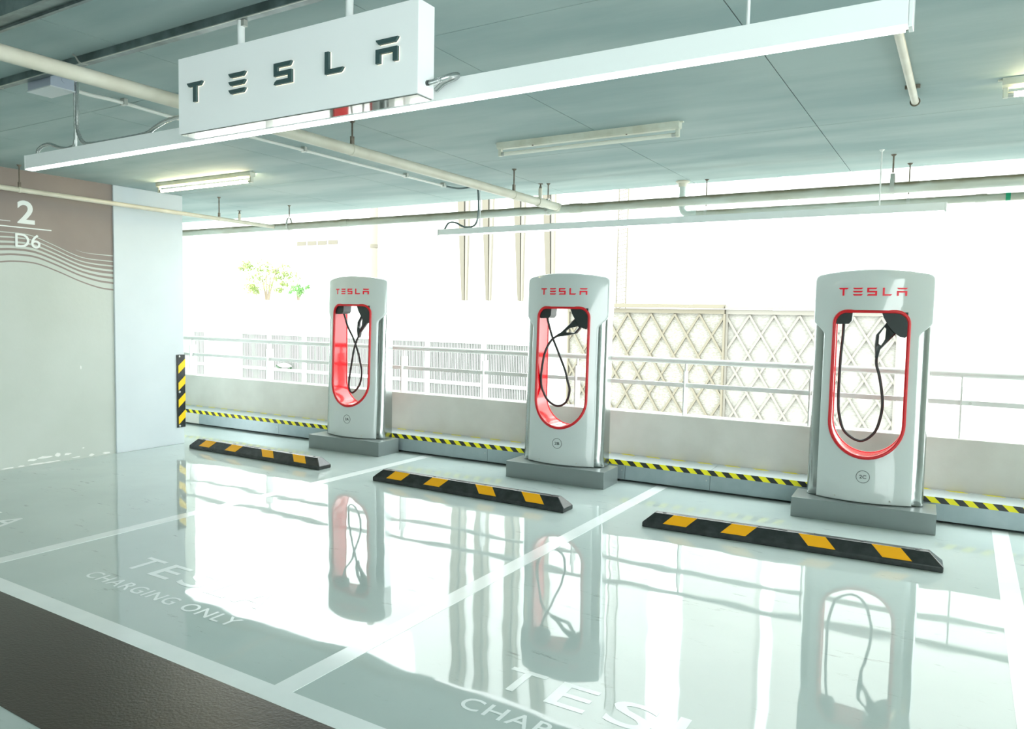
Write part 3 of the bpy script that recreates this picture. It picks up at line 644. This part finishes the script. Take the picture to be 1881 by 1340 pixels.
# ------------------------------------------------------------------ junction box and conduits
t = thing('junction_box', 'grey steel junction box on the ceiling left of the sign', 'junction box', (-4.21, 2.18, 2.60))
G().box(-4.326, -4.10, 2.13, 2.25, 2.606, 2.679).build('box_body', M_jbox, t, bevel=0.002)
G().box(-4.33, -4.096, 2.126, 2.254, 2.600, 2.606).build('box_lid', M_jlid, t)
G().lathe([(0.014, 0), (0.014, 0.002)], (-4.10, 2.20, 2.648), 12, 'x').build('knockout', M_jbox, t)
t = thing('wiring_conduit', 'thin white conduit clipped along the ceiling beside the long pipe', 'conduit', (-4.25, 4.0, 2.64))
G().tube(bez([(-4.20, 2.25, 2.645), (-4.23, 2.40, 2.645), (-4.25, 2.57, 2.655), (-4.28, 3.0, 2.655), (-4.255, 3.567, 2.655), (-4.235, 4.5, 2.655), (-4.215, 5.14, 2.655), (-4.20, 5.70, 2.655)], 6), 0.0105, 10).build('conduit_tube', M_conduit, t, smooth=60)
for y, x in ((2.62, -4.255), (4.0, -4.246), (5.14, -4.215), (5.66, -4.2)):
    G().box(x - 0.022, x + 0.022, y - 0.011, y + 0.011, 2.643, HC).build('saddle_clip', M_clamp, t)

# ------------------------------------------------------------------ pipes
def hanger(t, p, r, ring=False, rodr=0.006):
    x, y, z = p
    G().cyl((x, y, z + r + (0.07 if ring else 0.03)), (x, y, HC), rodr, 8).build('hanger_rod', M_rod, t)
    G().lathe([(0.02, 0), (0.012, -0.01), (0.006, -0.014)], (x, y, HC), 10).build('anchor', M_rod, t)
    return
t = thing('sprinkler_pipe', 'long cream sprinkler pipe crossing the ceiling behind the sign', 'pipe', (-3.4, 3.5, 2.5))
A, B = Vector((-3.548, 1.64, 2.534)), Vector((-3.214, 6.075, 2.455)); D = B - A
G().tube([A - D * 0.8, B], 0.035, 16).build('pipe_run', M_pipe, t, smooth=60)
for s in (0.444, 0.845):
    p = A + D * s; hanger(t, p, 0.035); G().tube([p - D.normalized() * 0.012, p + D.normalized() * 0.012], 0.038, 16).build('clamp_ring', M_pipe, t, smooth=60)
    G().box(p.x - 0.008, p.x + 0.008, p.y - 0.012, p.y + 0.012, p.z + 0.03, p.z + 0.085).build('clamp_ear', M_rod, t)
p = A + D * 0.935; G().tube([p - D.normalized() * 0.05, p + D.normalized() * 0.05], 0.041, 16).build('coupling', M_pipe, t, smooth=50)
G().cyl(p + Vector((0, 0, 0.03)), p + Vector((0, 0, 0.12)), 0.017, 10).build('sprinkler_stem', M_pipe, t, smooth=60)
G().lathe([(0.014, 0), (0.008, 0.02), (0.006, 0.035), (0.022, 0.038), (0.022, 0.041)], p + Vector((0, 0, 0.12)), 10).build('sprinkler_head', M_rod, t)
G().tube([B - D.normalized() * 0.03, B + D.normalized() * 0.015], 0.04, 16).build('end_collar', M_pipe, t, smooth=50)
t = thing('sprinkler_pipe', 'thin cream sprinkler pipe running in front of the wall and column', 'pipe', (-7.0, 4.7, 2.43))
A, B = Vector((-7.044, 3.384, 2.468)), Vector((-6.915, 6.075, 2.442)); D = B - A
G().tube([A - D * 1.2, B], 0.0215, 14).build('pipe_run', M_pipe, t, smooth=60)
for s in (0.0, 0.725):
    p = A + D * s; hanger(t, p, 0.022); G().tube([p - D.normalized() * 0.01, p + D.normalized() * 0.01], 0.025, 14).build('clamp_ring', M_pipe, t, smooth=60)
    G().box(p.x - 0.007, p.x + 0.007, p.y - 0.01, p.y + 0.01, p.z + 0.018, p.z + 0.065).build('clamp_ear', M_rod, t)
p = A + D * 0.82; G().cyl(p + Vector((0, 0, 0.015)), p + Vector((0, 0, 0.085)), 0.015, 10).build('sprinkler_stem', M_pipe, t, smooth=60)
G().lathe([(0.013, 0), (0.008, 0.02), (0.006, 0.032), (0.021, 0.035), (0.021, 0.038)], p + Vector((0, 0, 0.085)), 10).build('sprinkler_head', M_rod, t)
t = thing('drain_pipe', 'thick pale green pipe along the open edge of the ceiling', 'pipe', (-3, 6.12, 2.4))
ry = lambda x: 6.115 + 0.004 * x
G().tube([(-9.55, ry(-9.55), 2.440), (XR - 0.2, ry(XR), 2.440)], 0.039, 18).build('pipe_run', M_pipeg, t, smooth=60)
for x in (-3.1, -5.9): G().tube([(x, ry(x), 2.44), (x + 0.12, ry(x), 2.44)], 0.043, 18).build('coupling', M_pipeg, t, smooth=50)
for x in (-6.70, -3.33, -0.50):
    hanger(t, (x, ry(x), 2.44), 0.039, True)
    pts = [(x, ry(x) + 0.046 * math.sin(a), 2.44 + (0.046 * math.cos(a) if math.cos(a) < 0.2 else 0.046 * 0.2 + 0.095 * (math.cos(a) - 0.2) / 0.8)) for a in [2 * math.pi * i / 24 for i in range(24)]]
    g = G(); n = len(pts)
    for dx, sc in ((-0.014, 1), (0.014, 1)):
        for q in pts: g.v.append((x + dx, q[1], q[2]))
    for dx in (0.014, -0.014):
        for q in pts: g.v.append((x + dx, ry(x) + (q[1] - ry(x)) * 0.9, 2.44 + (q[2] - 2.44) * 0.94))
    for k in range(4):
        for i in range(n): j = (i + 1) % n; k2 = (k + 1) % 4; g.f.append((k * n + i, k * n + j, k2 * n + j, k2 * n + i))
    g.build('clevis_strap', M_clamp, t, smooth=50)
t = thing('drain_pipe', 'thinner pale green pipe with an elbow dropping from the ceiling', 'pipe', (-0.5, 6.5, 2.35))
pts = [(-2.195, 6.50, 2.66), (-2.195, 6.50, 2.45)] + [(-2.195 + 0.062 * (1 - math.cos(a)), 6.50, 2.45 - 0.062 * math.sin(a)) for a in [i * math.pi / 12 for i in range(1, 7)]]
G().tube(pts + [(-2.06, 6.5, 2.388)], 0.0285, 16).build('drop_pipe', M_pipeclean, t, smooth=60)
G().tube([(-2.08, 6.5, 2.388), (XR - 0.2, 6.50, 2.388)], 0.0284, 16).build('pipe_run', M_pipeg, t, smooth=60)
G().cyl((-2.195, 6.5, 2.40 + 0.05), (-2.195, 6.5, 2.50), 0.0325, 16).build('socket', M_pipeclean, t, smooth=50)
G().cyl((-2.13, 6.5, 2.388), (-2.06, 6.5, 2.388), 0.0325, 16).build('socket', M_pipeclean, t, smooth=50)
G().lathe([(0.06, 0.0), (0.06, -0.012), (0.042, -0.02), (0.036, -0.05)], (-2.195, 6.5, HC), 16).build('ceiling_flange', M_pipe, t)
for x in (-1.98, -0.417):
    hanger(t, (x, 6.5, 2.388), 0.03, False, 0.005); G().cyl((x - 0.012, 6.5, 2.388), (x + 0.012, 6.5, 2.388), 0.0315, 16).build('clamp_ring', M_clamp, t, smooth=50)
G().cyl((0.02, 6.5, 2.388), (0.09, 6.5, 2.388), 0.0325, 16).build('coupling', M_pipeg, t, smooth=50)
G().cyl((0.205, 6.5, 2.388), (0.235, 6.5, 2.388), 0.0292, 16).build('tape_band', M_green, t, smooth=50, label='green tape band')
t = thing('ceiling_pipe_stub', 'short worn cream pipe lying against the ceiling behind the lamp', 'pipe', (-0.29, 4.05, 2.62))
G().cyl((-0.292, 3.40, 2.648), (-0.288, 4.60, 2.648), 0.019, 14).build('pipe_run', M_pipe, t, smooth=60)
G().tube([(-0.288 + 0.022 * math.cos(a), 4.60 + 0.0, 2.648 + 0.022 * math.sin(a)) for a in [2 * math.pi * i / 16 for i in range(16)]], 0.004, 6, closed=True).build('end_ring', M_rod, t)
for y in (3.52, 4.4): G().box(-0.325, -0.255, y - 0.012, y + 0.012, 2.665, HC).build('saddle_clip', M_rod, t)

# ------------------------------------------------------------------ outside, beyond the parapet
struct(G().box(-120, 60, 8.0, 120, -5.2, -5.0).build('ground', M_ground), 'paved ground outside far below the deck')
# louvred fence
Yl = 15.0
t = thing('louvre_fence', 'white framed fence of thin vertical louvres behind the railing', 'fence', (-14, Yl, -5.0))
bays = [(-21.3, -20.2), (-18.6, -17.33), (-17.33, -15.9), (-15.9, -14.4), (-14.4, -12.96), (-12.96, -11.55), (-11.55, -9.85), (-9.85, -8.3)]
for a, b in bays:
    g = G(); x = a + 0.07
    while x < b - 0.05:
        g.box(x, x + 0.024, Yl + 0.02, Yl + 0.045, -1.2, 0.78); x += 0.046
    s = g.build('louvre_slats', M_slat, t); s['kind'] = 'stuff'
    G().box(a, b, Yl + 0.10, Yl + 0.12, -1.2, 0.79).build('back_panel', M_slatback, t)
    G().box(a, b, Yl - 0.01, Yl + 0.06, 0.78, 0.86).build('top_bar', M_frame, t)
    G().box(a, b, Yl - 0.01, Yl + 0.03, -0.25, -0.17).build('cross_bar', M_frame, t)
    G().box(a, b, Yl - 0.01, Yl + 0.12, -5.0, -1.2).build('kick_panel', M_frame, t)
for x in sorted(set([q for ab in bays for q in ab])):
    G().box(x - 0.06, x + 0.06, Yl - 0.03, Yl + 0.12, -5.0, 0.88).build('post', M_frame, t)
tag(G().box(-20.13, -18.67, Yl + 0.0, Yl + 0.3, -5.0, 2.1).build('gate_pier', M_frame), 'plain white pier between two louvre fence panels', 'pier')
# lattice screens
def clip(p, q, x0, x1, z0, z1):
    t0, t1 = 0.0, 1.0; dx, dz = q[0] - p[0], q[1] - p[1]
    for pp, qq in ((-dx, p[0] - x0), (dx, x1 - p[0]), (-dz, p[1] - z0), (dz, z1 - p[1])):
        if abs(pp) < 1e-9:
            if qq < 0: return None
        else:
            r = qq / pp
            if pp < 0: t0 = max(t0, r)
            else: t1 = min(t1, r)
    if t0 >= t1: return None
    return (p[0] + dx * t0, p[1] + dz * t0), (p[0] + dx * t1, p[1] + dz * t1)
def lattice(x0, x1, Yp, z0, z1, ph, pitch, M, Msheet, copz, label):
    t = thing('lattice_screen', label, 'screen', ((x0 + x1) / 2, Yp, z0))
    G().box(x0, x1, Yp + 0.06, Yp + 0.08, z0, z1).build('perforated_sheet', Msheet, t)
    hgt = 0.86 * pitch / 0.525; half = pitch / 2
    for s in (-1, 1):
        for k in range(-16, 17):
            xa = ph + k * pitch; p, q = (xa, 1.57), (xa + s * half * 16, 1.57 - 16 * hgt / 2)
            for pq in ((p, q),):
                c = clip(pq[0], pq[1], x0, x1, z0, z1)
                if not c: continue
                (ax, az), (bx, bz) = c; d = Vector((bx - ax, 0, bz - az)); L = d.length
                if L < 0.12: continue
                d.normalize(); n = Vector((-d.z, 0, d.x)) * 0.021
                y0, y1 = (Yp, Yp + 0.045) if s > 0 else (Yp + 0.012, Yp + 0.055)
                a3, b3 = Vector((ax, 0, az)), Vector((bx, 0, bz))
                G().hexa([tuple(w + Vector((0, y, 0))) for y in (y0, y1) for w in (a3 - n, b3 - n, b3 + n, a3 + n)]).build('lattice_bar', M, t)
    G().box(x0 - 0.02, x1 + 0.0, Yp - 0.02, Yp + 0.12, z1, z1 + 0.09).build('coping_lower', M, t)
    G().box(x0 - 0.02, x1 + 0.0, Yp - 0.10, Yp + 0.14, z1 + 0.11, copz).build('coping_upper', M, t)
    for xs in (x0, x1): G().box(xs - 0.02, xs + 0.02, Yp - 0.01, Yp + 0.1, z0, z1).build('edge_post', M, t)
    return t
lattice(-7.6, -4.12, 15.0, -2.2, 1.585, -6.19, 0.520, M_tanscreen, M_mesh1, 1.775, 'tan diamond lattice screen behind the railing between posts 2B and 2C')
lattice(-4.08, -1.02, 15.06, -2.2, 1.585, -3.645, 0.470, M_litscreen, M_mesh2, 1.745, 'diamond lattice screen coloured lighter for its brighter facing, behind post 2C')
tag(G().box(-7.6, -1.0, 15.2, 15.6, -5.0, 1.2).build('plinth_wall', M_facade2), 'pale block wall carrying the lattice screens', 'wall')
# mesh tower
t = thing('mesh_mast', 'thin lattice mast rising behind the tan screen', 'mast', (-7.62, 18, -5))
for x in (-7.75, -7.49):
    G().box(x - 0.012, x + 0.012, 17.98, 18.02, -5, 9).build('upright', M_fin, t)
z = 0.6
g = G()
while z < 9:
    g.hexa([(-7.75, 17.99, z), (-7.49, 17.99, z + 0.05), (-7.49, 18.01, z + 0.05), (-7.75, 18.01, z), (-7.75, 17.99, z + 0.02), (-7.49, 17.99, z + 0.07), (-7.49, 18.01, z + 0.07), (-7.75, 18.01, z + 0.02)]); z += 0.1
o = g.build('rungs', M_fin, t); o['kind'] = 'stuff'
# building with hanging fins
t = thing('finned_building', 'pale building with tapered tan fins behind post 2B', 'building', (-18.9, 30.5, -5))
G().box(-24.6, -13.2, 31.0, 36.0, -5, 26).build('facade_wall', M_facade2, t)
for (xl, xr, tl, tr) in ((-21.66, -21.365, -21.972, -21.287), (-20.21, -19.958, -20.521, -19.864), (-18.397, -18.128, -18.707, -18.083), (-16.81, -16.45, -17.126, -16.474)):
    def X(a, b, z): return a + (b - a) * (z - 2.2) / 4.75
    def fin(f0, f1, y0, name, M, par):
        g = G()
        for za, zb in ((2.2, 9.0), (9.0, 20.0)):
            P = []
            for z in (za, zb):
                l = X(xl, tl, min(z, 9)); r = X(xr, tr, min(z, 9)); a, b = l + (r - l) * f0, l + (r - l) * f1
                P += [(a, y0, z), (b, y0, z), (b, 31.0, z), (a, 31.0, z)]
            g.hexa(P)
        return g.build(name, M, par)
    o = fin(0, 0.55, 30.86, 'fin', M_fin, t); fin(0.55, 0.72, 30.93, 'recess', M_findark, o); fin(0.72, 1.0, 30.84, 'fin_rib', M_finlite, o)
def tower(name, x0, x1, y0, y1, h, M, label, wins=()):
    t = thing(name, label, 'building', ((x0 + x1) / 2, (y0 + y1) / 2, -5))
    G().box(x0, x1, y0, y1, -5, h).build('facade_wall', M, t)
    for (a, b, c, d, m) in wins: G().box(a, b, y0 - 0.05, y0 + 0.1, c, d).build('window', m, t)
    return t
tower('apartment_block', -86, -74, 60, 70, 24, M_facade2, 'hazy white building with pale blue windows beside the column', [(x, x + 1.6, z, z + 0.8, M_bluewin) for x in (-82.6, -80.5, -78.7) for z in (6.0, 7.7, 9.3)])
tower('office_block', -58, -33.2, 42, 50, 22, M_facade2, 'white building with a short row of slot windows above the trees', [(-45.3 + i * 1.12, -44.35 + i * 1.12, 6.65, 6.98, M_fin) for i in range(4)])
tower('beige_annex', -31.9, -29.76, 32, 36, 5.0, M_facade, 'small beige box building behind post 2A')
tower('pale_tower', -14.3, -9.9, 45, 46.5, 30, M_facade, 'pale tower block behind the tan lattice screen')
tower('pale_tower', -8.9, -2.5, 45, 46.5, 30, M_facade, 'broad pale tower block behind post 2C')
tower('pale_tower', -1.5, 14, 45, 46.5, 26, M_facade, 'pale tower block at the right edge beyond the railing')
t = thing('lamp_mast', 'slim grey mast rising behind post 2A', 'mast', (-21.35, 24, -5))
G().cyl((-21.35, 24, -5), (-21.35, 24, 12), 0.16, 12).build('mast_tube', M_finlite, t, smooth=60)
G().cyl((-21.35, 24, 4.2), (-21.35, 24, 4.35), 0.175, 12).build('mast_joint', M_fin, t, smooth=60)
tag(G().box(-60, -24.6, 33.2, 35.2, -5, 2.19).build('garden_wall', M_facade2), 'long white wall under the two trees', 'wall')
def tree(x, y, z0, h, w, M, label, nleaf, trunks):
    t = thing('tree', label, 'tree', (x, y, z0))
    for (dx, top) in trunks:
        P = bez([(x + dx * 0.15, y, z0 - 0.02), (x + dx * 0.4, y, z0 + h * 0.3), (x + dx, y + random.uniform(-.2, .2), z0 + top)], 4)
        G().tube(P, [0.07 - 0.05 * i / len(P) for i in range(len(P))], 6).build('trunk', M_bark, t)
    g = G()
    cl = [(random.gauss(0, w * 0.30), random.gauss(0, w * 0.25), h * random.uniform(0.25, 0.98), random.uniform(0.10, 0.26) * w) for _ in range(20)]
    for i in range(nleaf):
        c = random.choice(cl); d = Vector((random.gauss(0, 1), random.gauss(0, 1), random.gauss(0, 1))).normalized() * c[3] * random.random() ** 0.5
        p = Vector((x + c[0], y + c[1], z0 + c[2])) + Vector((d.x, d.y, d.z * 0.7)); a = random.uniform(0, 6.28); s = random.uniform(0.05, 0.11)
        u = Vector((math.cos(a), random.uniform(-.5, .5), math.sin(a))).normalized() * s; v = Vector((-math.sin(a), random.uniform(-.5, .5), math.cos(a))).normalized() * s * 0.6
        n = len(g.v); g.v += [tuple(p - u), tuple(p - v), tuple(p + u), tuple(p + v)]; g.f.append((n, n + 1, n + 2, n + 3))
    o = g.build('foliage', M, t); o['kind'] = 'stuff'
tree(-39.5, 34.0, 2.2, 2.4, 2.6, M_leaf, 'taller sparse yellow green tree above the white wall', 1300, [(-0.6, 1.5), (-0.1, 1.9), (0.5, 1.7), (0.9, 2.0)])
tree(-36.6, 34.0, 2.2, 1.1, 1.1, M_leaf2, 'small bright green bush right of the taller tree', 300, [(-0.2, 0.7), (0.2, 0.6)])
# white shell with dark green trim lying on the cross bar of the louvre fence
t = thing('white_shell_object', 'small white rounded object with dark trim lying on the louvre fence bar', 'object', (-16.6, 14.98, -0.17))
g = G()
for i in range(9):
    a = i / 8; w = 0.085 * math.sin(math.pi * (0.12 + 0.8 * a))
    for k in range(10):
        b = 2 * math.pi * k / 10; g.v.append((-16.90 + 0.55 * a, 14.93 + w * 0.6 * math.cos(b), -0.085 + 0.016 * math.sin(a * 3) + w * 0.8 * math.sin(b)))
for i in range(8):
    for k in range(10): g.f.append((i * 10 + k, i * 10 + (k + 1) % 10, (i + 1) * 10 + (k + 1) % 10, (i + 1) * 10 + k))
g.f += [tuple(range(9, -1, -1)), tuple(range(80, 90))]
g.build('shell', M_helmet, t, smooth=60)
G().prism([(-16.92, -0.073), (-16.83, -0.115), (-16.72, -0.168), (-16.83, -0.168), (-16.90, -0.12)], lambda a, b: (a, 14.86, b), lambda a, b: (a, 14.93, b)).build('dark_trim', M_darkgreen, t)
G().prism([(-16.45, -0.168), (-16.33, -0.168), (-16.33, -0.10), (-16.40, -0.14)], lambda a, b: (a, 14.87, b), lambda a, b: (a, 14.93, b)).build('dark_trim', M_darkgreen, t)
